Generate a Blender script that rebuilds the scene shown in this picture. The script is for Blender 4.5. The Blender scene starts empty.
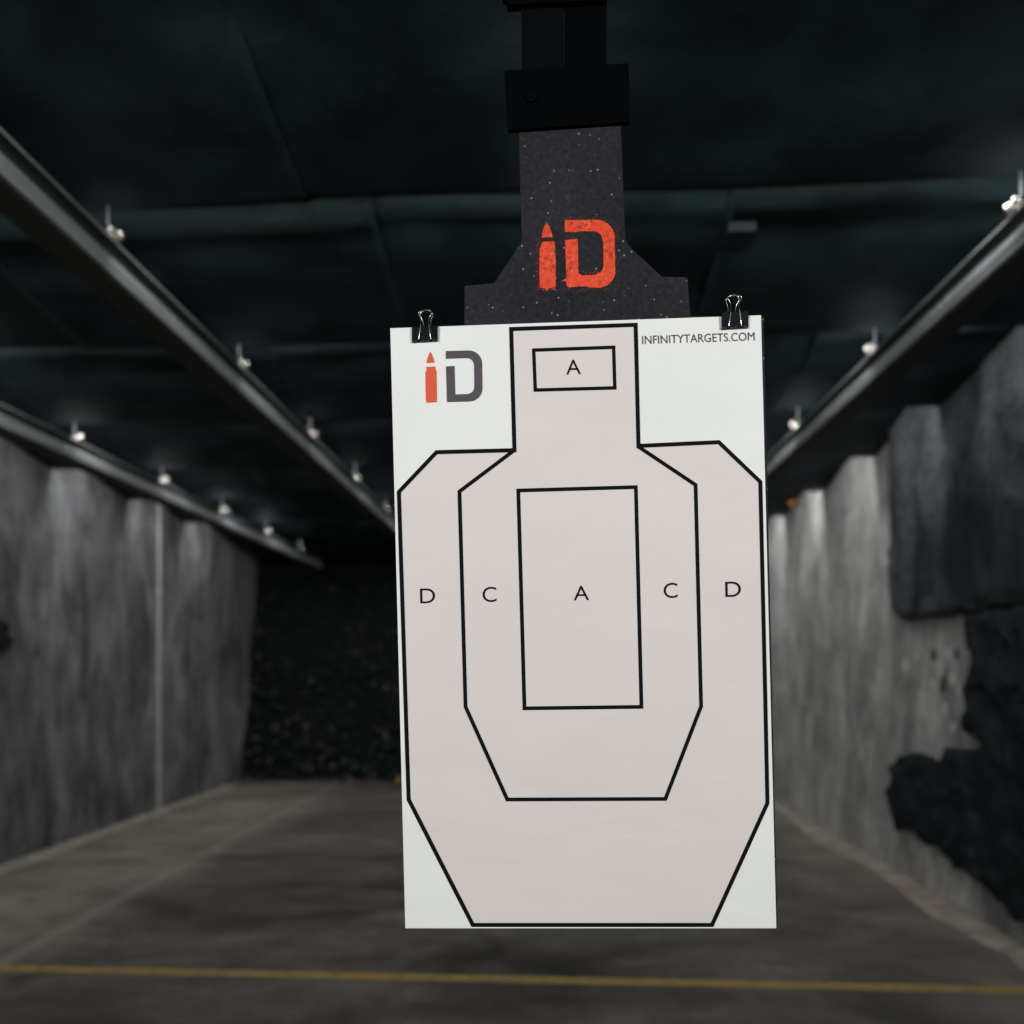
import bpy, bmesh, math, random
from mathutils import Vector, noise, geometry
random.seed(7)
C = bpy.context.scene.collection
F = 740.0; VPX, HY = 550.0, 670.0           # focal length in pixels, range vanishing point, horizon row
TH = math.atan((VPX-512)/F); S, K = math.sin(TH), math.cos(TH)
EYE = 1.6
def P(px, py, Y):                             # point of the plane y=Y that shows at a pixel
    dx = (px-512)/F; dz = (HY-py)/F
    x = -S + K*dx; y = K + S*dx
    k = Y/y
    return Vector((x*k, Y, EYE+dz*k))
def PX(px, py, X):                            # point of the wall x=X
    dx = (px-512)/F; dz = (HY-py)/F
    x = -S + K*dx; y = K + S*dx
    k = X/x
    return Vector((X, y*k, EYE+dz*k))
# ---------------------------------------------------------------- materials
def mat(name, base, rough=0.6, metal=0.0, build=None, spec=None):
    m = bpy.data.materials.new(name); m.use_nodes = True
    nt = m.node_tree; b = nt.nodes['Principled BSDF']
    b.inputs['Base Color'].default_value = (*base, 1); b.inputs['Roughness'].default_value = rough
    b.inputs['Metallic'].default_value = metal
    if spec is not None: b.inputs['Specular IOR Level'].default_value = spec
    if build: build(nt, b)
    return m
def N(nt, t, **kw):
    n = nt.nodes.new(t)
    for k, v in kw.items():
        if k in n.inputs: n.inputs[k].default_value = v
        else: setattr(n, k, v)
    return n
def coords(nt, scale=(1,1,1), rot=(0,0,0)):
    tc = N(nt, 'ShaderNodeTexCoord'); mp = N(nt, 'ShaderNodeMapping')
    mp.inputs['Scale'].default_value = scale; mp.inputs['Rotation'].default_value = rot
    nt.links.new(tc.outputs['Object'], mp.inputs['Vector']); return mp.outputs[0]
def noise_n(nt, vec, scale, detail=6, rough=.55, dist=0):
    n = N(nt, 'ShaderNodeTexNoise'); n.inputs['Scale'].default_value = scale
    n.inputs['Detail'].default_value = detail; n.inputs['Roughness'].default_value = rough
    n.inputs['Distortion'].default_value = dist
    nt.links.new(vec, n.inputs['Vector']); return n.outputs['Fac']
def ramp(nt, fac, stops):
    r = N(nt, 'ShaderNodeValToRGB'); e = r.color_ramp.elements
    while len(e) < len(stops): e.new(.5)
    for i, (p, c) in enumerate(stops):
        e[i].position = p; e[i].color = (c, c, c, 1) if isinstance(c, (int, float)) else (*c, 1)
    nt.links.new(fac, r.inputs['Fac']); return r.outputs['Color']
def mix(nt, a, b, fac, mode='MIX'):
    m = N(nt, 'ShaderNodeMix', data_type='RGBA', blend_type=mode)
    for s, v in ((6, a), (7, b)):
        if isinstance(v, tuple): m.inputs[s].default_value = (*v, 1)
        else: nt.links.new(v, m.inputs[s])
    if isinstance(fac, (int, float)): m.inputs[0].default_value = fac
    else: nt.links.new(fac, m.inputs[0])
    return m.outputs[2]
def bump(nt, b, h, strength=.3, dist=.02):
    n = N(nt, 'ShaderNodeBump'); n.inputs['Strength'].default_value = strength; n.inputs['Distance'].default_value = dist
    nt.links.new(h, n.inputs['Height']); nt.links.new(n.outputs[0], b.inputs['Normal'])

def wall_build(dark, light, tint=(.30,.25,.20)):
    def f(nt, b):
        st = noise_n(nt, coords(nt, (1.2, 1.9, .5)), 1.5, 7, .62, .9)
        cl = noise_n(nt, coords(nt, (1, 1, .8)), 2.6, 6, .65, .6)
        fine = noise_n(nt, coords(nt, (1, 1, .35)), 14, 6, .65)
        bl = noise_n(nt, coords(nt), .8, 4, .5, .3)
        c = ramp(nt, st, [(.32, dark), (.66, light)])
        c = mix(nt, c, ramp(nt, fine, [(.3, .62), (.7, 1.25)]), .7, 'MULTIPLY')
        c = mix(nt, c, ramp(nt, cl, [(.34, .5), (.64, 1.2)]), .75, 'MULTIPLY')
        c = mix(nt, c, tint, ramp(nt, bl, [(.5, 0.0), (.75, .35)]))
        nt.links.new(c, b.inputs['Base Color']); bump(nt, b, fine, .5, .02)
    return f
M = {}
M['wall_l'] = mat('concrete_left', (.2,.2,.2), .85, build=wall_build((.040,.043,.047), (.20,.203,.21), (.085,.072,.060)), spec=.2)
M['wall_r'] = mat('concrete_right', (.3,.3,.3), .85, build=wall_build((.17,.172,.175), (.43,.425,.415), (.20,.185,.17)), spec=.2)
def floor_build(nt, b):
    tc = coords(nt)
    sx = N(nt, 'ShaderNodeSeparateXYZ'); nt.links.new(tc, sx.inputs[0])
    big = noise_n(nt, coords(nt, (.55, 1.3, 1)), 1.1, 6, .6, .8)
    fine = noise_n(nt, tc, 9, 8, .7)
    c = ramp(nt, big, [(.33, (.036,.034,.032)), (.68, (.098,.090,.080))])
    c = mix(nt, c, ramp(nt, fine, [(.3, .6), (.72, 1.35)]), .8, 'MULTIPLY')
    mid = noise_n(nt, coords(nt, (.6, 1.2, 1)), 3.4, 6, .68, .6)
    c = mix(nt, c, ramp(nt, mid, [(.34, .62), (.62, 1.3)]), .8, 'MULTIPLY')
    # paler dusty strips outside the lanes
    ad = N(nt, 'ShaderNodeMath', operation='MULTIPLY_ADD'); nt.links.new(noise_n(nt, coords(nt, (1,.8,1)), 1.7, 6, .65, .5), ad.inputs[0]); ad.inputs[1].default_value = 1.1; nt.links.new(sx.outputs[0], ad.inputs[2])
    mr = N(nt, 'ShaderNodeMapRange'); nt.links.new(ad.outputs[0], mr.inputs[0])
    mr.inputs[1].default_value = -2.05; mr.inputs[2].default_value = -2.75; mr.inputs[3].default_value = 0; mr.inputs[4].default_value = 1
    mr2 = N(nt, 'ShaderNodeMapRange'); nt.links.new(ad.outputs[0], mr2.inputs[0])
    mr2.inputs[1].default_value = 2.3; mr2.inputs[2].default_value = 3.2; mr2.inputs[3].default_value = 0; mr2.inputs[4].default_value = 1
    mx = N(nt, 'ShaderNodeMath', operation='MAXIMUM'); nt.links.new(mr.outputs[0], mx.inputs[0]); nt.links.new(mr2.outputs[0], mx.inputs[1])
    sc = N(nt, 'ShaderNodeMath', operation='MULTIPLY'); nt.links.new(mx.outputs[0], sc.inputs[0]); sc.inputs[1].default_value = .8
    c2 = mix(nt, ramp(nt, big, [(.3, (.11,.10,.088)), (.7, (.225,.20,.172))]), ramp(nt, mid, [(.34, .62), (.62, 1.25)]), .8, 'MULTIPLY')
    c = mix(nt, c, c2, sc.outputs[0])
    # straight joint of the poured slabs
    ab = N(nt, 'ShaderNodeMath', operation='ADD'); nt.links.new(sx.outputs[0], ab.inputs[0]); ab.inputs[1].default_value = 3.0
    aa = N(nt, 'ShaderNodeMath', operation='ABSOLUTE'); nt.links.new(ab.outputs[0], aa.inputs[0])
    jr = N(nt, 'ShaderNodeMapRange'); nt.links.new(aa.outputs[0], jr.inputs[0]); jr.inputs[1].default_value = .03; jr.inputs[2].default_value = .07; jr.inputs[3].default_value = .5; jr.inputs[4].default_value = 0
    c = mix(nt, c, (.21,.195,.175), jr.outputs[0])
    nt.links.new(c, b.inputs['Base Color'])
    r = ramp(nt, big, [(.3, .45), (.7, .75)]); nt.links.new(r, b.inputs['Roughness'])
    bump(nt, b, fine, .25, .01)
M['floor'] = mat('stained_concrete_floor', (.08,.08,.07), .6, build=floor_build, spec=.35)
def rubber_build(c0, c1, sc=3, bs=.25):
    def f(nt, b):
        n = noise_n(nt, coords(nt, (1,1.4,1)), sc, 7, .6, .5)
        n2 = noise_n(nt, coords(nt), sc*14, 4, .6)
        nt.links.new(ramp(nt, n, [(.35, c0), (.7, c1)]), b.inputs['Base Color']); bump(nt, b, n2, bs, .01)
    return f
M['rubber'] = mat('ceiling_rubber', (.01,.015,.017), .6, build=rubber_build((.010,.0175,.0195), (.024,.040,.045)), spec=.15)
M['board'] = mat('baffle_board', (.012,.015,.016), .8, spec=.2)
M['foam'] = mat('torn_rubber', (.01,.014,.015), .95, build=rubber_build((.010,.014,.015), (.020,.027,.029), 6, .5), spec=.1)
def sheet_build(nt, b):
    n = noise_n(nt, coords(nt, (1,1.6,.7)), 2.0, 7, .65, .8); f = noise_n(nt, coords(nt), 17, 6, .65)
    c = ramp(nt, n, [(.36, (.014,.018,.020)), (.66, (.085,.088,.094))])
    c = mix(nt, c, ramp(nt, f, [(.32, .45), (.65, 1.35)]), .8, 'MULTIPLY')
    # dirt plus lamp shade painted into the lower half of its uprange end
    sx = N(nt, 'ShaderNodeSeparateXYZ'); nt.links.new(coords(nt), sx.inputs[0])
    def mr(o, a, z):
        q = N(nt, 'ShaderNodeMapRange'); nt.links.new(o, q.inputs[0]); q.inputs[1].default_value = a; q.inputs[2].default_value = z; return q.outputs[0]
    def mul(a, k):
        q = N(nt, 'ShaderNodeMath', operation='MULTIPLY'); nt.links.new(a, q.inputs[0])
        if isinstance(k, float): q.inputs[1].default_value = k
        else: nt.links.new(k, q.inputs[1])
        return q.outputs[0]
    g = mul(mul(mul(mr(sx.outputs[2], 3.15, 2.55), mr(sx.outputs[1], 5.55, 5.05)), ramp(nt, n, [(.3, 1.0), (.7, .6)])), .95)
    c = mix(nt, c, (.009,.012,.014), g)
    nt.links.new(c, b.inputs['Base Color']); bump(nt, b, f, .6, .015)
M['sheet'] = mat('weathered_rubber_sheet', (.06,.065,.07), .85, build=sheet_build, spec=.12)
def chips_build(nt, b):
    v = N(nt, 'ShaderNodeTexVoronoi', feature='F1'); v.inputs['Scale'].default_value = 11
    nt.links.new(coords(nt), v.inputs['Vector'])
    r = ramp(nt, v.outputs['Color'], [(.0, (.0025,.004,.0045)), (.86, (.004,.0065,.007)), (.96, (.03,.022,.015))])
    nt.links.new(r, b.inputs['Base Color']); bump(nt, b, v.outputs['Distance'], .6, .05)
M['backstop'] = mat('granulated_rubber', (.01,.014,.015), .9, build=chips_build, spec=.15)
M['sand'] = mat('pale_dust', (.25,.22,.19), .95, build=rubber_build((.16,.14,.12), (.30,.27,.235), 5, .5), spec=.1)
def steel_build(nt, b):
    n = noise_n(nt, coords(nt, (1,.12,1)), 30, 5, .6)
    nt.links.new(ramp(nt, n, [(.3, (.45,.49,.51)), (.7, (.74,.78,.80))]), b.inputs['Base Color'])
    nt.links.new(ramp(nt, n, [(.3, .26), (.7, .42)]), b.inputs['Roughness'])
M['steel'] = mat('rail_steel', (.4,.42,.43), .38, .6, build=steel_build, spec=.6)
M['web'] = mat('dark_rail_web', (.035,.042,.042), .6, .2)  # recessed faces of the rail in a darker colour than its flanges
M['dsteel'] = mat('rail_underside_shade', (.028,.030,.026), .7, .2)
M['bolt'] = mat('bright_zinc', (.80,.77,.70), .22, 1)
M['yellow'] = mat('yellow_floor_paint', (.42,.26,.045), .7, build=lambda nt, b: nt.links.new(ramp(nt, noise_n(nt, coords(nt), 12, 7, .7), [(.3, (.13,.095,.035)), (.6, (.27,.185,.045))]), b.inputs['Base Color']))
def paper_build(col):
    def f(nt, b):
        n = noise_n(nt, coords(nt, (1,1,2.4)), 5.5, 3, .5, .4)
        n3 = noise_n(nt, coords(nt, (1,1,1)), 26, 3, .5)
        c = ramp(nt, n, [(.3, tuple(x*.965 for x in col)), (.7, col)])
        c = mix(nt, c, ramp(nt, n3, [(.35, .985), (.65, 1.0)]), .6, 'MULTIPLY')
        nt.links.new(c, b.inputs['Base Color']); bump(nt, b, n, .2, .012)
    return f
M['paper'] = mat('white_paper', (.80,.825,.80), .8, build=paper_build((.805,.83,.805)), spec=.2)
M['pink'] = mat('pinkish_grey_print', (.7,.63,.61), .75, build=paper_build((.71,.665,.65)), spec=.2)
M['ink'] = mat('black_ink', (.0055,.0065,.006), .8, spec=.06)
M['gtext'] = mat('grey_ink', (.065,.065,.07), .7, spec=.2)
M['gray_logo'] = mat('slate_ink', (.085,.075,.085), .7, spec=.2)
M['orange'] = mat('orange_red_ink', (.70,.105,.05), .7, spec=.2)
def board_build(nt, b):
    v = noise_n(nt, coords(nt), 160, 3, .6); n = noise_n(nt, coords(nt), 9, 5, .6)
    c = ramp(nt, n, [(.3, (.016,.017,.021)), (.7, (.028,.0285,.034))])
    c = mix(nt, c, ramp(nt, v, [(.35, .65), (.62, 1.2), (.78, 2.6)]), .8, 'MULTIPLY')
    sp = N(nt, 'ShaderNodeTexVoronoi', feature='F1'); sp.inputs['Scale'].default_value = 85
    nt.links.new(coords(nt), sp.inputs['Vector'])
    c = mix(nt, c, (.30,.27,.22), ramp(nt, sp.outputs['Distance'], [(.06, .75), (.13, 0.0)]))
    nt.links.new(c, b.inputs['Base Color']); bump(nt, b, v, .35, .003)
M['backer'] = mat('speckled_black_board', (.05,.05,.056), .75, build=board_build, spec=.08)
def spray_build(nt, b):
    n = noise_n(nt, coords(nt), 230, 4, .7); g = noise_n(nt, coords(nt), 35, 4, .6)
    c = ramp(nt, n, [(.36, (.22,.016,.004)), (.47, (.62,.040,.007)), (.60, (.78,.075,.015)), (.74, (.85,.26,.14))])
    c = mix(nt, c, (.78,.05,.006), ramp(nt, g, [(.4, .0), (.62, .7)]))
    nt.links.new(c, b.inputs['Base Color']); bump(nt, b, n, .4, .002)
M['spray'] = mat('orange_spray_paint', (.7,.08,.02), .55, build=spray_build)
M['blk'] = mat('satin_black_metal', (.0012,.0016,.002), .7, spec=.02)
M['blk2'] = mat('dull_blue_black_metal', (.002,.0034,.0045), .7, spec=.02)
M['clip'] = mat('glossy_black_enamel', (.006,.008,.010), .18, .0, spec=.45)
M['wire'] = mat('nickel_wire', (.62,.62,.60), .22, 1)
M['org'] = mat('orange_plastic', (.75,.25,.05), .5)
M['brick'] = mat('clay_chunk', (.36,.16,.09), .8)
# ---------------------------------------------------------------- helpers
def link(name, bm, m, parent=None, smooth=False, recalc=True):
    if recalc: bmesh.ops.recalc_face_normals(bm, faces=bm.faces)
    me = bpy.data.meshes.new(name); bm.to_mesh(me); bm.free()
    for x in (m if isinstance(m, (list, tuple)) else [m]): me.materials.append(x)
    if smooth:
        for p in me.polygons: p.use_smooth = True
    o = bpy.data.objects.new(name, me); C.objects.link(o)
    if parent: 
        o.parent = parent; o.matrix_parent_inverse.identity()
        o.location = -parent.location if not isinstance(parent.location, type(None)) else (0,0,0)
    return o
def tag(o, label=None, cat=None, group=None, kind=None):
    if label: o['label'] = label
    if cat: o['category'] = cat
    if group: o['group'] = group
    if kind: o['kind'] = kind
    return o
def thing(name, loc, label, cat, group=None):
    o = bpy.data.objects.new(name, None); o.empty_display_size = .1; C.objects.link(o); o.location = loc
    return tag(o, label, cat, group)
def box(bm, x0, x1, y0, y1, z0, z1, bev=0, mi=0):
    g = bmesh.ops.create_cube(bm, size=1)
    for v in g['verts']:
        v.co = Vector(((x0+x1)/2 + v.co.x*(x1-x0), (y0+y1)/2 + v.co.y*(y1-y0), (z0+z1)/2 + v.co.z*(z1-z0)))
    fs = {f for v in g['verts'] for f in v.link_faces}
    for f in fs: f.material_index = mi
    if bev:
        es = list({e for f in fs for e in f.edges})
        r = bmesh.ops.bevel(bm, geom=es, offset=bev, segments=2, affect='EDGES', profile=.7)
def cyl(bm, a, b, r, n=12, r2=None, cap=True):
    a, b = Vector(a), Vector(b); d = (b-a).normalized()
    u = d.orthogonal().normalized(); w = d.cross(u)
    r2 = r if r2 is None else r2
    A = [bm.verts.new(a + (u*math.cos(t)+w*math.sin(t))*r) for t in [2*math.pi*i/n for i in range(n)]]
    B = [bm.verts.new(b + (u*math.cos(t)+w*math.sin(t))*r2) for t in [2*math.pi*i/n for i in range(n)]]
    for i in range(n): bm.faces.new((A[i], A[(i+1)%n], B[(i+1)%n], B[i]))
    if cap: bm.faces.new(A[::-1]); bm.faces.new(B)
def tube(bm, pts, r, n=8):
    pts = [Vector(p) for p in pts]; rings = []
    u = None
    for i, p in enumerate(pts):
        d = (pts[min(i+1, len(pts)-1)] - pts[max(i-1, 0)]).normalized()
        u = d.orthogonal().normalized() if u is None else (u - d*u.dot(d)).normalized()
        w = d.cross(u)
        rings.append([bm.verts.new(p + (u*math.cos(2*math.pi*k/n)+w*math.sin(2*math.pi*k/n))*r) for k in range(n)])
    for A, B in zip(rings, rings[1:]):
        for k in range(n): bm.faces.new((A[k], A[(k+1)%n], B[(k+1)%n], B[k]))
    bm.faces.new(rings[0][::-1]); bm.faces.new(rings[-1])
def smooth_path(pts, n=6):                    # Catmull-Rom
    pts = [Vector(p) for p in pts]; out = []
    q = [pts[0]*2-pts[1]] + pts + [pts[-1]*2-pts[-2]]
    for i in range(1, len(q)-2):
        for k in range(n):
            t = k/n
            out.append(.5*((2*q[i]) + (q[i+1]-q[i-1])*t + (2*q[i-1]-5*q[i]+4*q[i+1]-q[i+2])*t*t + (3*q[i]-q[i-1]-3*q[i+1]+q[i+2])*t**3))
    out.append(pts[-1]); return out
def poly(bm, pts3, mi=0):                     # flat polygon, any outline, facing the camera side
    vs = [bm.verts.new(p) for p in pts3]
    tri = geometry.tessellate_polygon([[Vector((p.x, p.z, 0)) for p in pts3]])
    for t in tri:
        try:
            f = bm.faces.new([vs[i] for i in t])
        except ValueError: continue
        f.normal_update()
        if f.normal.y > 0: f.normal_flip()
        f.material_index = mi
def prism(bm, front, dy, mi=0):               # outline at its plane, given thickness going back
    tri = geometry.tessellate_polygon([[Vector((p.x, p.z, 0)) for p in front]])
    A = [bm.verts.new(p) for p in front]; B = [bm.verts.new(p + Vector((0, dy, 0))) for p in front]
    if len(front) == 4: tri = [(0, 1, 2, 3)]
    for t in tri:
        bm.faces.new([A[i] for i in t]).material_index = mi; bm.faces.new([B[i] for i in t][::-1]).material_index = mi
    n = len(A)
    for i in range(n): bm.faces.new((A[i], A[(i+1)%n], B[(i+1)%n], B[i])).material_index = mi
# ---------------------------------------------------------------- room shell
XL, XR, YB, Z0 = -4.46, 2.74, 10.45, EYE
ZC = EYE + 1.805                              # lower edges of the ceiling baffles
ZT = ZC + .62
bm = bmesh.new(); box(bm, XL-.3, XR+.3, -1.4, 12.4, -.2, 0); tag(link('floor', bm, M['floor']), 'stained grey concrete floor of the range', None, None, 'structure')
bm = bmesh.new(); box(bm, XL-.3, XR+.3, -1.4, 12.4, ZT, ZT+.2); tag(link('ceiling', bm, M['board']), 'dark roof above the ceiling baffles', None, None, 'structure')
def wall(name, x, sgn, m, label, piers):
    bm = bmesh.new()
    ys = [-1.4] + piers + [12.4]
    # precast panels with a shallow open joint between
    for a, b in zip(ys, ys[1:]):
        x0, x1 = sorted((x, x+sgn*.25)); box(bm, x0, x1, a+.006, b-.006, 0, ZT+.1, .004)
    x0, x1 = sorted((x+sgn*.02, x+sgn*.24)); box(bm, x0, x1, -1.39, 12.39, 0, ZT+.09)
    tag(link(name, bm, m), label, None, None, 'structure')
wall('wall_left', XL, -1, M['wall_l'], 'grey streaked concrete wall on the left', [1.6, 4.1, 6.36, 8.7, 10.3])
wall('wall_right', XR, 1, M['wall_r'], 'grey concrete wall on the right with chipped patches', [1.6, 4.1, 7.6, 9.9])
# backstop of granulated rubber rising away from the floor
bm = bmesh.new(); nx, nz = 150, 90; g = []
for j in range(nz+1):
    row = []
    for i in range(nx+1):
        x = XL-.05 + (XR-XL+.1)*i/nx; t = j/nz; z = -.02 + (ZT+.1)*t
        y = YB + .9*t + .10*noise.noise(Vector((x*1.3, z*1.3, 3))) + .07*noise.noise(Vector((x*7, z*7, 0))) + .035*noise.noise(Vector((x*18, z*18, 5)))
        row.append(bm.verts.new((x, y, z)))
    g.append(row)
for j in range(nz):
    for i in range(nx): bm.faces.new((g[j][i], g[j][i+1], g[j+1][i+1], g[j+1][i]))
tag(link('wall_back', bm, M['backstop']), 'black granulated rubber backstop closing the far end', None, None, 'structure')
bm = bmesh.new()
def chunk(bm, c, r, mi):
    gg = bmesh.ops.create_icosphere(bm, subdivisions=1, radius=r)
    sx, sy, sz = random.uniform(.6,1.4), random.uniform(.6,1.3), random.uniform(.35,.9)
    rot = random.uniform(0, 6.28)
    for v in gg['verts']:
        p = v.co * random.uniform(.8, 1.2); p = Vector((p.x*sx, p.y*sy, p.z*sz))
        p = Vector((p.x*math.cos(rot)-p.y*math.sin(rot), p.x*math.sin(rot)+p.y*math.cos(rot), p.z)); v.co = p + Vector(c)
    for f in {f for v in gg['verts'] for f in v.link_faces}: f.material_index = mi
M['c1'] = mat('rubber_crumb', (.005,.008,.009), .9); M['c2'] = mat('tan_crumb', (.10,.080,.058), .9); M['c3'] = mat('grey_crumb', (.06,.075,.075), .8)
for i in range(1100):
    t = random.random()**2.2; z = 2.2*t; x = random.uniform(XL+.1, XR-.1)
    y = YB + .9*z/(ZT+.1) - .04 + random.uniform(-.06, .02)
    chunk(bm, (x, y, z), random.uniform(.018, .045), random.choices((0,1,2), (70, 14, 16))[0])
for i in range(600):
    x = random.uniform(XL+.1, XR-.1); chunk(bm, (x, YB - abs(random.gauss(0, .10)) - .02, .008), random.uniform(.010, .03), random.choices((0,1,2), (30, 50, 20))[0])
tag(link('rubber_crumb', bm, [M['c1'], M['c2'], M['c3']], bpy.data.objects['wall_back']), None, None, None, 'stuff')
# dust ridges along the feet of the walls
def ridge(x, sgn, label, w0):
    bm = bmesh.new(); n = 260; rows = []
    for i in range(n+1):
        y = -1 + 11.05*i/n
        w = w0*(.8 + .35*noise.noise(Vector((y*.9, sgn*7, 0))) + .2*noise.noise(Vector((y*5, sgn, 2))) + .12*noise.noise(Vector((y*17, sgn, 2))))
        h = .022*(.6 + .8*abs(noise.noise(Vector((y*4, 5, sgn)))))
        rows.append([bm.verts.new((x - sgn*w*a, y, .001 + h*b)) for a, b in ((0, .9), (.3, 1), (.65, .5), (1, 0))])
    for A, B in zip(rows, rows[1:]):
        for k in range(3): bm.faces.new((A[k], A[k+1], B[k+1], B[k]))
    tag(link('dust_ridge', bm, M['sand'], smooth=True), label, 'dust', None, 'stuff')
ridge(XL+.002, -1, 'pale dust heaped along the foot of the left wall', .2)
ridge(XR-.002, 1, 'pale dust heaped along the foot of the right wall', .26)
# yellow line
bm = bmesh.new(); box(bm, XL+.02, XR-.02, 3.788, 3.858, -.001, .0025); tag(link('floor_line', bm, M['yellow']), 'worn yellow line painted across the concrete floor', 'floor line')
# pale conduit on left wall, as the photo shows
bm = bmesh.new(); cyl(bm, (XL+.018, 8.2, .0), (XL+.018, 8.2, ZC+.2), .015, 10)
for z in (.5, 1.5, 2.5): box(bm, XL, XL+.04, 8.17, 8.23, z-.012, z+.012)
M['cond'] = mat('galvanised_conduit', (.40,.385,.36), .6, .2)
tag(link('wall_conduit', bm, M['cond'], smooth=False), 'thin pale conduit running down the left wall', 'conduit')
# ---------------------------------------------------------------- ceiling baffles
YK = [2.80 + 1.205*k for k in range(-3, 8)]
order = ['black rubber ceiling baffle behind the shooting position', 'black rubber ceiling baffle directly above the camera', 'black rubber ceiling baffle directly above the hanging target',
         'large black rubber ceiling baffle across the top of the view, behind the target hanger', 'black rubber ceiling baffle with a pale horizontal crease, second from the top of the view',
         'black rubber ceiling baffle, third from the top of the view', 'black rubber ceiling baffle, fourth from the top of the view', 'black rubber ceiling baffle, fifth from the top of the view',
         'black rubber ceiling baffle, third in front of the backstop', 'black rubber ceiling baffle, second in front of the backstop', 'black rubber ceiling baffle nearest the backstop']
def zb(t, bul=.05): return ZC + .275*(1-t) - bul*math.sin(math.pi*min(1, t*1.0))*.8
for idx, yk in enumerate(YK):
    if idx < 2: continue
    b = thing('ceiling_baffle', ((XL+XR)/2, yk, ZC), order[idx], 'ceiling baffle', 'rubber ceiling baffles')
    y0 = yk - 1.17
    bm = bmesh.new(); 
    prof = [(y0, ZC+.31), (yk, ZC+.035), (yk, ZC+.50), (yk-.03, ZC+.50), (yk-.03, ZC+.09), (y0, ZC+.345)]
    A = [bm.verts.new((XL+.01, y, z)) for y, z in prof]; B = [bm.verts.new((XR-.01, y, z)) for y, z in prof]
    bm.faces.new(A[::-1]); bm.faces.new(B)
    for i in range(len(prof)): j = (i+1) % len(prof); bm.faces.new((A[i], A[j], B[j], B[i]))
    link('backing_board', bm, M['board'], b)
    rnd = random.Random(idx*11)
    cuts = [XL+.012]
    off = {3: [-3.0, -.95], 4: [-2.6, -.78, .75, 2.1]}.get(idx, None)
    if off is None:
        x = XL + rnd.uniform(.8, 1.8); off = []
        while x < XR-.5: off.append(x); x += rnd.uniform(1.4, 1.9)
    cuts += off + [XR-.012]
    for si, (xa, xb) in enumerate(zip(cuts, cuts[1:])):
        bm = bmesh.new(); nx, ny = max(8, int((xb-xa)/.045)), 26; g = []
        lap = .03 if si < len(cuts)-2 else 0
        lift = .010*(si % 2)
        for j in range(ny+4):
            row = []
            for i in range(nx+1):
                x = xa + (xb+lap-xa)*i/nx; t = min(1, j/ny); y = y0 + (yk-y0)*t
                z = zb(t)
                if j > ny: y = yk + .004 + .004*(j-ny); z = ZC + .012*(j-ny)
                s = .028*noise.noise(Vector((x*.9+idx*5, y*3.2, si*3))) + .014*noise.noise(Vector((x*2.3, y*5, idx*9)))
                cr = noise.noise(Vector((x*.35 + idx*7, 2.2, si*4)))*.12
                s -= .024*math.exp(-((t-.30-cr)/.035)**2)          # sagging horizontal crease
                s *= min(1, (1-t)*5+.22)
                if j <= ny: z += s - .004 - lift
                else: z -= lift
                z += .012*noise.noise(Vector((x*.8, idx*3, si)))*(t**3)
                row.append(bm.verts.new((x, y, z)))
            g.append(row)
        for j in range(len(g)-1):
            for i in range(nx): bm.faces.new((g[j][i], g[j][i+1], g[j+1][i+1], g[j+1][i]))
        o = link('rubber_sheet', bm, M['rubber'], b, smooth=True)
        md = o.modifiers.new('t', 'SOLIDIFY'); md.thickness = .006; md.offset = -1
    if idx == 4:
        q = [P(727,214,3.1), P(753,214,3.1)]
        bm = bmesh.new(); box(bm, .77, .89, 3.24, 3.37, EYE+1.895, EYE+1.96, .006)
        link('torn_flap', bm, M['rubber'], b)
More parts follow.
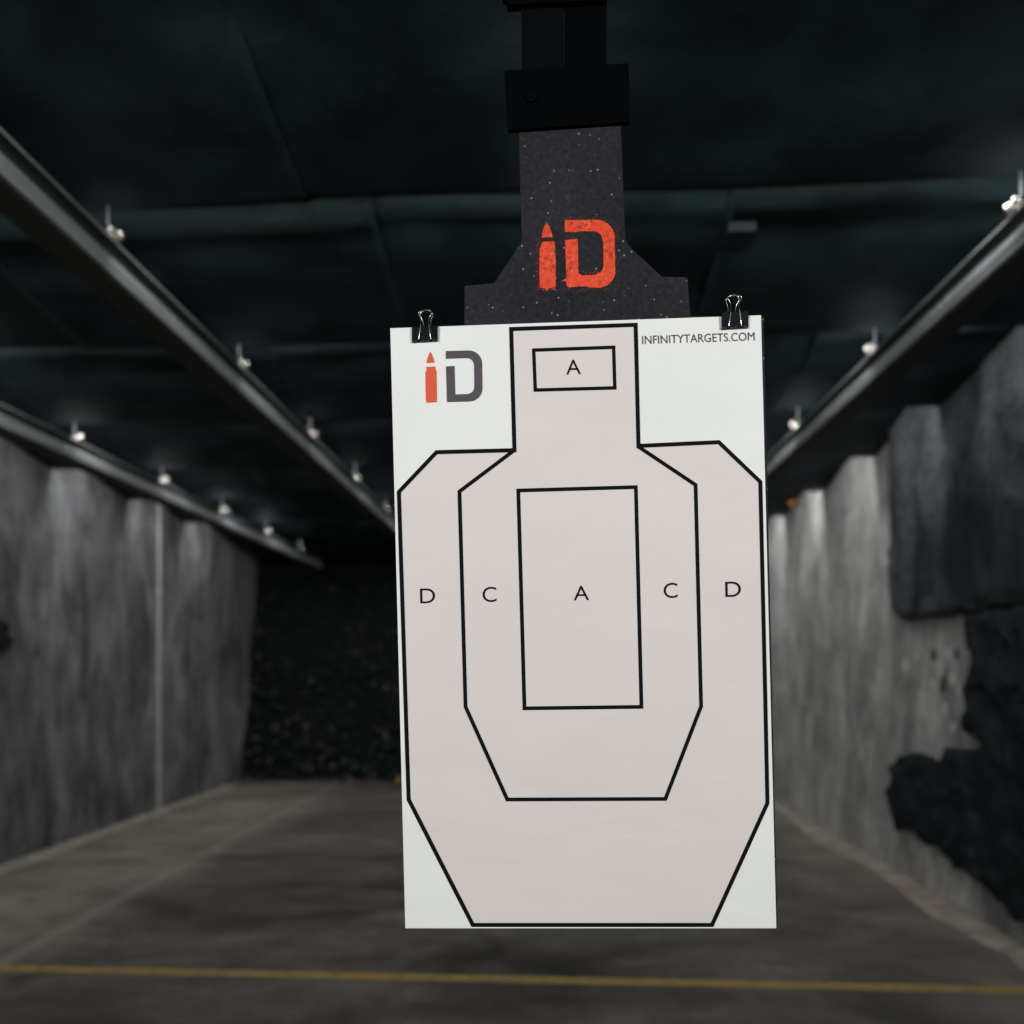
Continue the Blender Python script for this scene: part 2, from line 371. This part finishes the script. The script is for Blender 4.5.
# ---------------------------------------------------------------- rails
ZR = EYE + 1.52
prof = [(.070,.140),(.070,.131),(.040,.124),(.036,.086),(.054,.080),(.066,.066),(.068,.040),(.060,.026),(.056,.018),(.070,.012),(.070,.003)]
def rail(xc, label, clampk, sides):
    t = thing('carrier_rail', (xc, 4.5, ZR+.07), label, 'rail', 'overhead target rails')
    bm = bmesh.new()
    pr = [(x, z) for x, z in prof] + [(-x, z) for x, z in reversed(prof)]
    y0, y1 = -.9, 10.95
    A = [bm.verts.new((xc+x, y0, ZR+z)) for x, z in pr]; B = [bm.verts.new((xc+x, y1, ZR+z)) for x, z in pr]
    for i in range(len(pr)):
        j = (i+1) % len(pr); f = bm.faces.new((A[i], A[j], B[j], B[i])); f.material_index = 1 if i in (1, 2, 3, len(pr)-3, len(pr)-4, len(pr)-5) else 0
    bm.faces.new(A[::-1]); bm.faces.new(B)
    link('rail_channel', bm, [M['steel'], M['web']], t)
    bm = bmesh.new(); box(bm, xc-.062, xc+.062, y0, y1, ZR-.012, ZR+.004); link('shade_strip', bm, M['dsteel'], t)  # strip along the rail bottom, underside shade put into its dark colour
    for yk in YK:
        if yk < 0 or yk > 10.5: continue
        yc = yk - .03
        xn = xc + .060*sides
        bm = bmesh.new(); cyl(bm, (xn-.012*sides, yc, ZR+.150), (xn-.012*sides, yc, ZC+.12), .0045, 8); link('hanger_rod', bm, M['steel'], t)
        bm = bmesh.new(); box(bm, xn-.030, xn+.030, yc-.022, yc+.022, ZR+.141, ZR+.156, .004)
        cl = link('rail_clamp', bm, M['bolt'], t)
        for dx, dy in ((.012, -.016), (.014, .03)):
            bm = bmesh.new(); gg = bmesh.ops.create_uvsphere(bm, u_segments=14, v_segments=8, radius=.019)
            for v in gg['verts']: v.co = Vector((v.co.x, v.co.y, v.co.z*.9)) + Vector((xn+dx*sides, yc+dy, ZR+.168))
            link('clamp_nut', bm, M['bolt'], cl, smooth=True).location = (0,0,0)
    for yj in [2.05 + 1.205*i for i in range(7)]:
        for s in (-1, 1):
            for dy in (0, .055):
                bm = bmesh.new(); cyl(bm, (xc+s*.064, yj+dy, ZR+.052), (xc+s*.074, yj+dy, ZR+.052), .008, 8)
                link('joint_bolt', bm, M['bolt'], t)
rail(-1.75, 'steel overhead rail running from upper left edge to behind the target', None, 1)
rail(-3.48, 'steel overhead rail furthest left, above the left wall', None, 1)
rail(1.75, 'steel overhead rail on the right side of the target', None, -1)
rail(.02, 'steel overhead rail the target hanger rides on, mostly hidden behind it', None, 1)
# ---------------------------------------------------------------- right wall coverings
XS = XR
def relief(name, m, outline, thick, label, cat, x=XR, sgn=-1, amp=.02, fr=3.5, cell=.045):
    """thick covering on a wall x=const from an outline in (y,z): gridded front with relief, closed sides"""
    ys = [p[0] for p in outline]; zs = [p[1] for p in outline]
    # roughen outline
    pts = []
    for i, (a, b) in enumerate(zip(outline, outline[1:]+outline[:1])):
        L = math.hypot(b[0]-a[0], b[1]-a[1]); n = max(1, int(L/cell))
        for k in range(n):
            t = k/n; pts.append(Vector((a[0]+(b[0]-a[0])*t, a[1]+(b[1]-a[1])*t)))
    out = []
    for p in pts:
        d = amp*1.4; out.append(Vector((p.x + d*noise.noise(Vector((p.x*fr*2, p.y*fr*2, 1))), p.y + d*noise.noise(Vector((p.x*fr*2, p.y*fr*2, 9))))))
    # interior grid points
    inner = []
    def inside(q):
        c = False; n = len(out)
        for i in range(n):
            a, b = out[i], out[(i+1) % n]
            if (a.y > q.y) != (b.y > q.y) and q.x < (b.x-a.x)*(q.y-a.y)/(b.y-a.y)+a.x: c = not c
        return c
    y = min(ys)+cell*.5
    while y < max(ys):
        z = min(zs)+cell*.5
        while z < max(zs):
            q = Vector((y + random.uniform(-.2,.2)*cell, z + random.uniform(-.2,.2)*cell))
            if inside(q) and min((q-o).length for o in out[::1]) > cell*.5: inner.append(q)
            z += cell
        y += cell
    allp = out + inner; n = len(out)
    vs, es, fs, *_ = geometry.delaunay_2d_cdt(allp, [(i, (i+1) % n) for i in range(n)], [list(range(n))], 1, 1e-5)
    bm = bmesh.new()
    def X(p, edge): return x + sgn*(thick*(.75 if edge else 1) + (0 if edge else amp*noise.noise(Vector((p.x*fr, p.y*fr, 4))) + amp*.7*noise.noise(Vector((p.x*fr*3.1, p.y*fr*3.1, 8)))))
    front = [bm.verts.new((X(p, i < n), p.x, p.y)) for i, p in enumerate(vs)]
    back = {i: bm.verts.new((x + sgn*.001, vs[i].x, vs[i].y)) for i in range(len(vs))}
    cnt = {}
    for f in fs:
        bm.faces.new([front[i] for i in f]); bm.faces.new([back[i] for i in f][::-1])
        for a, b in zip(f, f[1:]+f[:1]): cnt[(a, b)] = 1
    for (a, b) in list(cnt):
        if (b, a) not in cnt: bm.faces.new((front[b], front[a], back[a], back[b]))
    o = link(name, bm, m, smooth=False)
    return tag(o, label, cat)
def W(px, py, x=XR): p = PX(px, py, x); return (p.y, p.z)
za = W(900, 615)[1]
yend = W(897,500)[0]; top = []
for yk in YK:
    for (yy, zz) in ((yk-1.17, ZC+.27), (yk, ZC+.02), (yk+.012, ZC+.02)):
        if 2.2 < yy < yend: top.append((yy, zz))
def ztop(y):
    yk = min(k for k in YK if k >= y); t = (y-(yk-1.17))/1.17; return ZC + .27 - .25*max(0, t)
top = [(2.2, ztop(2.2))] + top + [(yend, ztop(yend))]
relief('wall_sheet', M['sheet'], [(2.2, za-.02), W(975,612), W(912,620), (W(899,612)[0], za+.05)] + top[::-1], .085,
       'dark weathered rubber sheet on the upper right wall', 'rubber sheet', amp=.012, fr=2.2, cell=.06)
# torn black covering under it: one ragged outline
zt = za - .065
lo = [(2.2, zt), (W(972,622)[0], zt), W(974,640), W(980,655), W(976,680), W(970,692), W(975,708), W(966,722), W(976,732), W(992,742), W(985,748), W(965,752), W(955,748), W(948,760), W(930,758), W(915,752), W(905,760),
      W(895,768), W(898,782), W(893,792), W(897,812), W(902,828), W(918,826), W(925,838), W(940,846), W(958,862), W(985,882), W(1024,916), (2.9, W(1024,916)[1]-.06), (2.2, W(1024,916)[1]-.05)]
relief('torn_covering', M['foam'], lo, .075, 'ragged torn black rubber covering hanging low on the right wall', 'rubber covering', amp=.03, fr=5, cell=.055)
# a scrap on the left wall at the frame's edge
yl = PX(0, 632, XL).y
relief('rubber_scrap', M['foam'], [(yl-.5, EYE+.12), (yl-.5, EYE+.44), (yl-.05, EYE+.42), (yl+.05, EYE+.36), (yl+.03, EYE+.30), (yl+.11, EYE+.26), (yl+.06, EYE+.18), (yl-.1, EYE+.13)], .05,
       'small black rubber scrap on the left wall at the view edge', 'rubber scrap', x=XL, sgn=1, amp=.015, fr=6, cell=.04)
# chipped spots where the covering has gone
M['chip'] = mat('fresh_concrete_chip', (.42,.40,.375), .9); M['hole'] = mat('dark_hole', (.03,.03,.03), .95)
chipbm = bmesh.new()
spots = [(917,655,1),(934,655,0),(948,653,1),(957,653,0),(925,684,1),(933,684,1),(943,685,0),(953,680,1),(931,730,1),(953,727,1),(850,748,1),(862,755,1),(922,697,1),(905,665,1),(945,708,1),(870,745,1),(960,690,1),(940,668,1)]
for px, py, w in spots:
    c = PX(px, py, XR); r = random.uniform(.028, .05)
    n = 11; cv = chipbm.verts.new((XR-.004, c.y, c.z)); ring = []
    for k in range(n):
        a = 2*math.pi*k/n; q = r*random.uniform(.6, 1.15); ring.append(chipbm.verts.new((XR-.0015, c.y+q*math.cos(a), c.z+q*1.3*math.sin(a))))
    for k in range(n): chipbm.faces.new((cv, ring[k], ring[(k+1) % n])).material_index = 0 if w else 1
tag(link('wall_chips', chipbm, [M['chip'], M['hole']]), 'pale chips and dark holes shot into the right wall beside the torn covering', 'chips', None, 'stuff')
# small orange fitting high on the right wall
c = PX(792, 502, XR-.05); bm = bmesh.new()
gg = bmesh.ops.create_uvsphere(bm, u_segments=16, v_segments=10, radius=.045)
for v in gg['verts']: v.co = Vector((v.co.x*.8, v.co.y, v.co.z*1.1)) + c
t = thing('wall_marker', (XR, c.y, c.z), 'small orange marker high on the right wall near the ceiling', 'marker')
link('marker_dome', bm, M['org'], t, smooth=True); bm = bmesh.new(); box(bm, XR-.03, XR-.001, c.y-.05, c.y+.05, c.z-.06, c.z+.06, .004); link('marker_base', bm, M['board'], t)
bm = bmesh.new(); cc = P(402, 776, YB-.12); 
chunk(bm, (cc.x-.03, YB-.14, .05), .065, 0); tag(link('clay_chunk', bm, M['brick']), 'reddish chunk lying on the floor before the backstop', 'chunk')
# ---------------------------------------------------------------- target
YP = .905
def Pp(px, py, off=0): return P(px, py, YP) + Vector((0, -off, 0))
def stroke(bm, pts, w, mi, off, closed=False):
    """mitred line of width w pixels on the paper plane"""
    pts = [Vector((a, b)) for a, b in pts]; n = len(pts); L, R = [], []
    for i in range(n):
        pr = pts[i-1] if (closed or i > 0) else None; nx_ = pts[(i+1) % n] if (closed or i < n-1) else None
        d1 = (pts[i]-pr).normalized() if pr is not None else (nx_-pts[i]).normalized()
        d2 = (nx_-pts[i]).normalized() if nx_ is not None else d1
        n1 = Vector((-d1.y, d1.x)); n2 = Vector((-d2.y, d2.x)); m = (n1+n2).normalized(); k = (w/2)/max(.35, m.dot(n1))
        L.append(pts[i]+m*k); R.append(pts[i]-m*k)
    for i in range(n if closed else n-1):
        j = (i+1) % n; vs = [bm.verts.new(Pp(q.x, q.y, off)) for q in (L[i], L[j], R[j], R[i])]
        f = bm.faces.new(vs); f.normal_update()
        if f.normal.y > 0: f.normal_flip()
        f.material_index = mi
def text_polys(s):
    cu = bpy.data.curves.new('t', 'FONT'); cu.body = s; cu.size = 1; cu.resolution_u = 6
    ob = bpy.data.objects.new('t', cu); C.objects.link(ob)
    dg = bpy.context.evaluated_depsgraph_get(); dg.update()
    me = bpy.data.meshes.new_from_object(ob.evaluated_get(dg))
    vs = [v.co.copy() for v in me.vertices]; fs = [list(p.vertices) for p in me.polygons]
    bpy.data.objects.remove(ob); bpy.data.curves.remove(cu); bpy.data.meshes.remove(me)
    return vs, fs
def text(bm, s, bl, br, h, mi, off, thin=0):   # baseline left/right pixels, height
    vs, fs = text_polys(s)
    x0 = min(v.x for v in vs); x1 = max(v.x for v in vs); y0 = min(v.y for v in vs); y1 = max(v.y for v in vs)
    bl, br = Vector(bl), Vector(br); u = (br-bl); up = Vector((u.y, -u.x)).normalized()*h
    vv = [bm.verts.new(Pp(*(bl + u*((v.x-x0)/(x1-x0)) + up*((v.y-y0)/(y1-y0))), off)) for v in vs]
    for f in fs:
        q = bm.faces.new([vv[i] for i in f]); q.normal_update()
        if q.normal.y > 0: q.normal_flip()
        q.material_index = mi
def arc(c, r, a0, a1, n=8): return [(c[0]+r[0]*math.cos(math.radians(a0+(a1-a0)*i/n)), c[1]-r[1]*math.sin(math.radians(a0+(a1-a0)*i/n))) for i in range(n+1)]
bm = bmesh.new()
corners = [(390.3,328.2), (761,315.2), (776.3,928.3), (405.3,928.3)]
front = [Pp(*c) for c in corners]; prism(bm, front, .0006, 0)
D = [(511.2,329.2),(635.6,325),(638.4,446),(718.7,442.3),(760.2,482),(765.2,700),(767.3,803),(711.9,924.8),(472.9,924.8),(408.8,799.5),(406.2,720),(399,492),(436.6,452.3),(514.5,450.3)]
poly(bm, [Pp(a, b, .0003) for a, b in D], 1)
I1, I2 = .0006, .0006
stroke(bm, D, 4.1, 2, I1, True)
stroke(bm, [(514,450.6),(459.5,491.6),(465.6,706.7),(507.3,799.4),(665.3,798.8),(701,706.2),(695.5,485),(638,446.6)], 3.8, 2, I1+.0001)
stroke(bm, [(518.3,490.6),(635.8,487.2),(641.4,706.8),(524.5,708.3)], 3.8, 2, I1, True)
stroke(bm, [(533.7,350.3),(613.6,347.4),(614.8,388),(535.3,390.2)], 3.5, 2, I1, True)
for s, x0, x1, yt, yb, sl in (('A',566.3,581,360,374.6,-.4),('A',573.7,589.2,586,600.4,-.3),('D',420.3,435.3,588.6,603.4,-.3),('C',482.7,496.7,587,602.2,-.3),('C',663.7,677.7,583,598.2,-.3),('D',725.3,741,581.8,597,-.3)):
    text(bm, s, (x0, yb), (x1, yb+sl), yb-yt, 2, I1)
text(bm, 'INFINITYTARGETS.COM', (642.2,344.3), (754.6,340.6), 8.3, 3, I1)
def c1(x, y): return (380+x/5.12, 300+y/5.12)
def c4(x, y): return (450+x/4.096, 140+y/4.096)
poly(bm, [Pp(*c1(*p), I1) for p in ((258,264),(268,283),(276,303),(280,321),(239,323),(242,303),(249,284))], 4)
poly(bm, [Pp(*c1(*p), I1) for p in ((238,343),(284,341),(285,358),(290,366),(292,513),(288,517),(294,519),(294,523),(237,526),(236,521),(241,519),(235,515),(233,370),(238,361))], 4)
dl = [(337,262),(455,259)] + [(455+68*math.sin(math.radians(a)), 327-68*math.cos(math.radians(a))) for a in range(10, 91, 10)] + [(525,450)] + [(457+68*math.cos(math.radians(a)), 452+68*math.sin(math.radians(a))) for a in range(0, 91, 10)] + \
     [(343,523),(338,341),(382,338),(386,484),(450,482)] + [(448+35*math.sin(math.radians(a)), 446+35*math.cos(math.radians(a))) for a in range(10, 91, 16)] + [(482,340)] + [(444+38*math.cos(math.radians(a)), 336-38*math.sin(math.radians(a))) for a in range(6, 91, 14)] + [(337,301)]
poly(bm, [Pp(*c1(*p), I1) for p in dl], 5)
pap = link('paper_target', bm, [M['paper'], M['pink'], M['ink'], M['gtext'], M['orange'], M['gray_logo']], recalc=False)
tag(pap, 'white paper shooting target with a pinkish body silhouette and scoring zones', 'paper target')
# board the paper is clipped to
YBd = YP + .0012
bm = bmesh.new()
ol = [(518.6,118),(620,112),(621.4,140),(624.6,225),(625.6,240),(630,247),(661.9,276.9),(687.3,277.4),(690.4,316),(763.5,317),(777.5,925),(407,926),(392.5,331),(464.4,329),(464.6,286),(494,283.3),(518,247),(522.6,239),(521.5,225)]
prism(bm, [P(a, b, YBd) for a, b in ol], .009)
es = [e for e in bm.edges]
bd = link('backer_board', bm, M['backer']); tag(bd, 'speckled black backer board with a stencilled orange bullet and letter D', 'board')
bm = bmesh.new(); rr = random.Random(3)
def rough(pts, a=.9):
    out = []
    for p, q in zip(pts, pts[1:]+pts[:1]):
        L = math.hypot(q[0]-p[0], q[1]-p[1]); n = max(1, int(L/4))
        for k in range(n): t = k/n; out.append((p[0]+(q[0]-p[0])*t+rr.uniform(-a, a), p[1]+(q[1]-p[1])*t+rr.uniform(-a, a)))
    return out
def Pb(x, y): return P(*c4(x, y), YBd) + Vector((0, -.0004, 0))
for shp in ([(395,337),(405,352),(414,374),(420,398),(375,401),(378,380),(386,354)],
            [(378,418),(427,415),(431,445),(433,500),(432,606),(404,608),(397,621),(388,608),(368,605),(366,500),(368,445)],
            [(470,329),(600,327)] + [(600+74*math.sin(math.radians(a)), 401-74*math.cos(math.radians(a))) for a in range(10, 91, 10)] + [(677,530)] + [(607+70*math.cos(math.radians(a)), 536+70*math.sin(math.radians(a))) for a in range(0, 91, 10)] +
            [(570,605),(560,600),(500,603),(488,606),(478,598),(476,580),(455,578),(476,567),(472,410),(523,406),(526,545),(540,556),(590,553),(600,551),(622,538),(629,515),(628,420),(620,390),(600,376),(580,374),(530,375),(516,379),(470,377)]):
    poly(bm, [Pb(*p) for p in rough(shp)])
for k in range(240):          # overspray dots around the stencil
    a = rr.choice([(rr.uniform(355,440), rr.gauss(610, 8)), (rr.uniform(465,690), rr.gauss(612, 7)), (rr.gauss(684, 6), rr.uniform(360,600)), (rr.gauss(360, 5), rr.uniform(400,610)), (rr.uniform(530,620), rr.gauss(545,6)), (rr.uniform(460,620), rr.gauss(322,4))])
    r = rr.uniform(.5, 1.5); poly(bm, [Pb(a[0]+r*math.cos(t), a[1]+r*math.sin(t)) for t in (0, 1.2, 2.5, 3.8, 5.1)])
o = link('stencil_paint', bm, M['spray'], bd, recalc=False); o['label'] = 'orange spray-painted bullet and letter D'
# ---------------------------------------------------------------- hanger
hx = P(565, 60, YP).x; zb_ = P(565, 63, YP).z
h = thing('target_hanger', (hx, YP, ZR), 'black metal hanger gripping the board above the paper target', 'hanger')
YH = YP + .012
def slab(name, pts, y, dy, m, parent, bev=.0015):
    bm = bmesh.new(); prism(bm, [P(a, b, y) for a, b in pts], dy)
    bmesh.ops.bevel(bm, geom=list(bm.edges), offset=bev, segments=2, affect='EDGES', profile=.6)
    return link(name, bm, m, parent)
z_top = ZR - .047
def bar(xa, xb, name, y, dy, m):
    a, b = P(xa, 66, y), P(xb, 66, y)
    bm = bmesh.new(); box(bm, a.x, b.x, y, y+dy, P(565, 70, y).z-.01, z_top+.002, .0015); return link(name, bm, m, h)
bar(521.5, 563.8, 'hanger_bar', YH, .03, M['blk2'])
bar(565.4, 606.5, 'hanger_bar', YH+.001, .028, M['blk'])
# grip block: front and back jaws around the board's neck
slab('front_jaw', [(504.2,70.5),(628.7,62.6),(630.2,121.6),(507.6,130)], YP-.0045, .005, M['blk'], h)
slab('rear_jaw', [(505,70),(628,63),(629,119),(508,127)], YP+.0106, .012, M['blk'], h)
bm = bmesh.new(); c = P(531, 98, YP-.0055); cyl(bm, c+Vector((0,-.003,0)), c+Vector((0,.004,0)), .0065, 6); cyl(bm, c+Vector((0,-.005,0)), c+Vector((0,.002,0)), .003, 12); link('jaw_bolt', bm, M['blk2'], h)
bm = bmesh.new(); c0 = P(502, 2, YH-.006); c1_ = P(617, 2, YH-.006)
box(bm, c0.x+.006, c1_.x-.012, YH-.008, YH+.004, P(560,1.5,YH-.008).z, P(560,-50,YH).z, .0015); box(bm, c0.x, c1_.x, YH-.006, YH+.003, P(560,-4,YH-.006).z, P(560,-40,YH).z, .0015)
link('upper_collar', bm, M['blk'], h)
bm = bmesh.new(); box(bm, .02-.085, .02+.085, YP-.06, YP+.12, ZR-.045, ZR-.013, .004)
for s in (-1, 1): box(bm, .02+s*.083-.004, .02+s*.083+.004, YP-.06, YP+.12, ZR-.03, ZR+.115, .002)
tr = link('trolley', bm, M['blk2'], h)
for s in (-1, 1):
    for y in (YP-.03, YP+.09):
        bm = bmesh.new(); cyl(bm, (.02+s*.080, y, ZR+.105), (.02+s*.050, y, ZR+.105), .016, 16); o = link('wheel', bm, M['blk'], tr); o.location = (0,0,0)
# ---------------------------------------------------------------- binder clips
def clip(cx, ty, by, slope, label, nk, first=False):
    c = Pp(cx, by); t = thing('binder_clip', c, label, 'binder clip', 'binder clips holding the paper')
    s = F and (YP/F)                     # metres per pixel about here
    w = .0160; zt_ = Pp(cx, ty).z; zbm = c.z; yb = YP
    tx = slope                            # roll with the paper edge
    def R(x, y, z): return Vector((c.x + x, yb + y, z + x*tx))
    ybd = .0108
    bm = bmesh.new()
    # folded spring steel: front leaf from the paper up to the spine, spine, rear leaf
    prof = [(-.0012, zbm), (-.0026, zbm+.0010), (-.0030, zbm+.0020), (-.0040, zt_-.0012), (-.0034, zt_+.0002), (.0122, zt_+.0002), (.0130, zt_-.0012), (.0122, zbm+.0020), (.0112, zbm)]
    inner = [(-.0006, zbm), (-.0019, zbm+.0012), (-.0024, zbm+.0022), (-.0033, zt_-.0014), (-.0030, zt_-.0006), (.0116, zt_-.0006), (.0123, zt_-.0014), (.0115, zbm+.0022), (.0106, zbm)]
    ring = prof + inner[::-1]
    A = [bm.verts.new(R(-w, y, z)) for y, z in ring]; B = [bm.verts.new(R(w, y, z)) for y, z in ring]; n = len(ring)
    for i in range(n): j = (i+1) % n; bm.faces.new((A[i], A[j], B[j], B[i]))
    m_ = len(prof)
    for side in (A, B):
        for i in range(m_-1): bm.faces.new((side[i], side[i+1], side[n-2-i], side[n-1-i]))
    link('clip_body', bm, M['clip'], t)
    bm = bmesh.new()                     # rolled lip, in three curls that hold the wire
    for a, b in ((-w, -.0093), (-.0062, .0062), (.0093, w)):
        cyl(bm, R(a, -.0022, zbm+.0012), R(b, -.0022, zbm+.0012), .0014, 12)
    link('clip_lip', bm, M['clip'], t, smooth=True)
    for side, y0 in ((-1, -.0034), (1, .0130)):
        H = zt_ - zbm
        k = nk
        pts = [(-.0075, y0, zbm+.0013), (-.0066, y0-.0010*(-side), zbm+H*.5), (-.0052, y0+.0012*side, zt_+.001), (-.0046, y0+.0012*side, zt_+.0055), (-.0054, y0+.0015*side, zt_+.0105), (-.0080, y0+.0018*side, zt_+.0150),
               (-.0084, y0+.0018*side, zt_+.0170), (-.0055, y0+.0018*side, zt_+.0196), (0, y0+.0018*side, zt_+.0204)]
        full = pts + [(-x, y, z) for x, y, z in pts[-2::-1]]
        if side > 0:      # the rear handle leans forward over the spine
            full = [(x*.95 + .0006*k, y - (.0105*(z-zt_)/.0204 if z > zt_ else 0), z + (.0022*(z-zt_)/.0204 if z > zt_ else 0)) for x, y, z in full]
        else:
            full = [(x, y + (.0035*(z-zt_)/.0204 if z > zt_ else 0), z) for x, y, z in full]
        bm = bmesh.new(); tube(bm, smooth_path([R(*p) for p in full], 5), .00052, 8); link('wire_handle', bm, M['wire'], t, smooth=True)
clip(425.3, 327.3, 342.3, .03, 'black binder clip on the top left corner of the paper target', 1)
clip(734.3, 312.6, 329.2, .035, 'black binder clip on the top right corner of the paper target', -1)
# ---------------------------------------------------------------- light
def area(name, loc, size, sy, power, col, rot, spread=180):
    l = bpy.data.lights.new(name, 'AREA'); l.shape = 'RECTANGLE'; l.size = size; l.size_y = sy; l.energy = power; l.color = col; l.spread = math.radians(spread)
    o = bpy.data.objects.new(name, l); C.objects.link(o); o.location = loc; o.rotation_euler = rot; return o
for i, yk in enumerate(YK):
    if yk < 1 or yk > 10: continue
    area('strip_lamp', ((XL+XR)/2, yk+.05, ZC+.17), XR-XL-.25, .05, 30, (1, .995, .985), (math.radians(28), 0, 0))
    for xe, dx in ((XL, .72), (XR, -.72)):  # extra lamps added near both walls to brighten the wall tops
        area('wall_top_fill', (xe+dx, yk+.06, ZC+.18), 1.0, .06, 9.5, (1, .99, .975), (math.radians(10), math.radians(-14 if dx < 0 else 14), 0))
for sx in (-1, 1):
    area('booth_lamp', (.05+sx*1.5, -1.2, 2.35), .9, .35, 41, (1, .985, .965), (math.radians(73), 0, math.radians(sx*35)))
w = bpy.data.worlds.new('World'); bpy.context.scene.world = w; w.use_nodes = True
w.node_tree.nodes['Background'].inputs[0].default_value = (.55, .8, .9, 1); w.node_tree.nodes['Background'].inputs[1].default_value = .03
# ---------------------------------------------------------------- camera
cd = bpy.data.cameras.new('Camera'); cam = bpy.data.objects.new('Camera', cd); C.objects.link(cam)
cam.location = (0, 0, EYE); cam.rotation_euler = (math.pi/2, 0, TH)
cd.sensor_width = 36; cd.lens = 36*F/1024; cd.shift_y = (HY-512)/1024; cd.clip_start = .02
cd.dof.use_dof = True; cd.dof.focus_distance = .905; cd.dof.aperture_fstop = 2.3
sc = bpy.context.scene; sc.camera = cam; sc.cycles.caustics_reflective = False
sc.view_settings.view_transform = 'Standard'; sc.view_settings.look = 'None'; sc.view_settings.gamma = 1; sc.view_settings.exposure = 0
sc.view_settings.use_curve_mapping = False
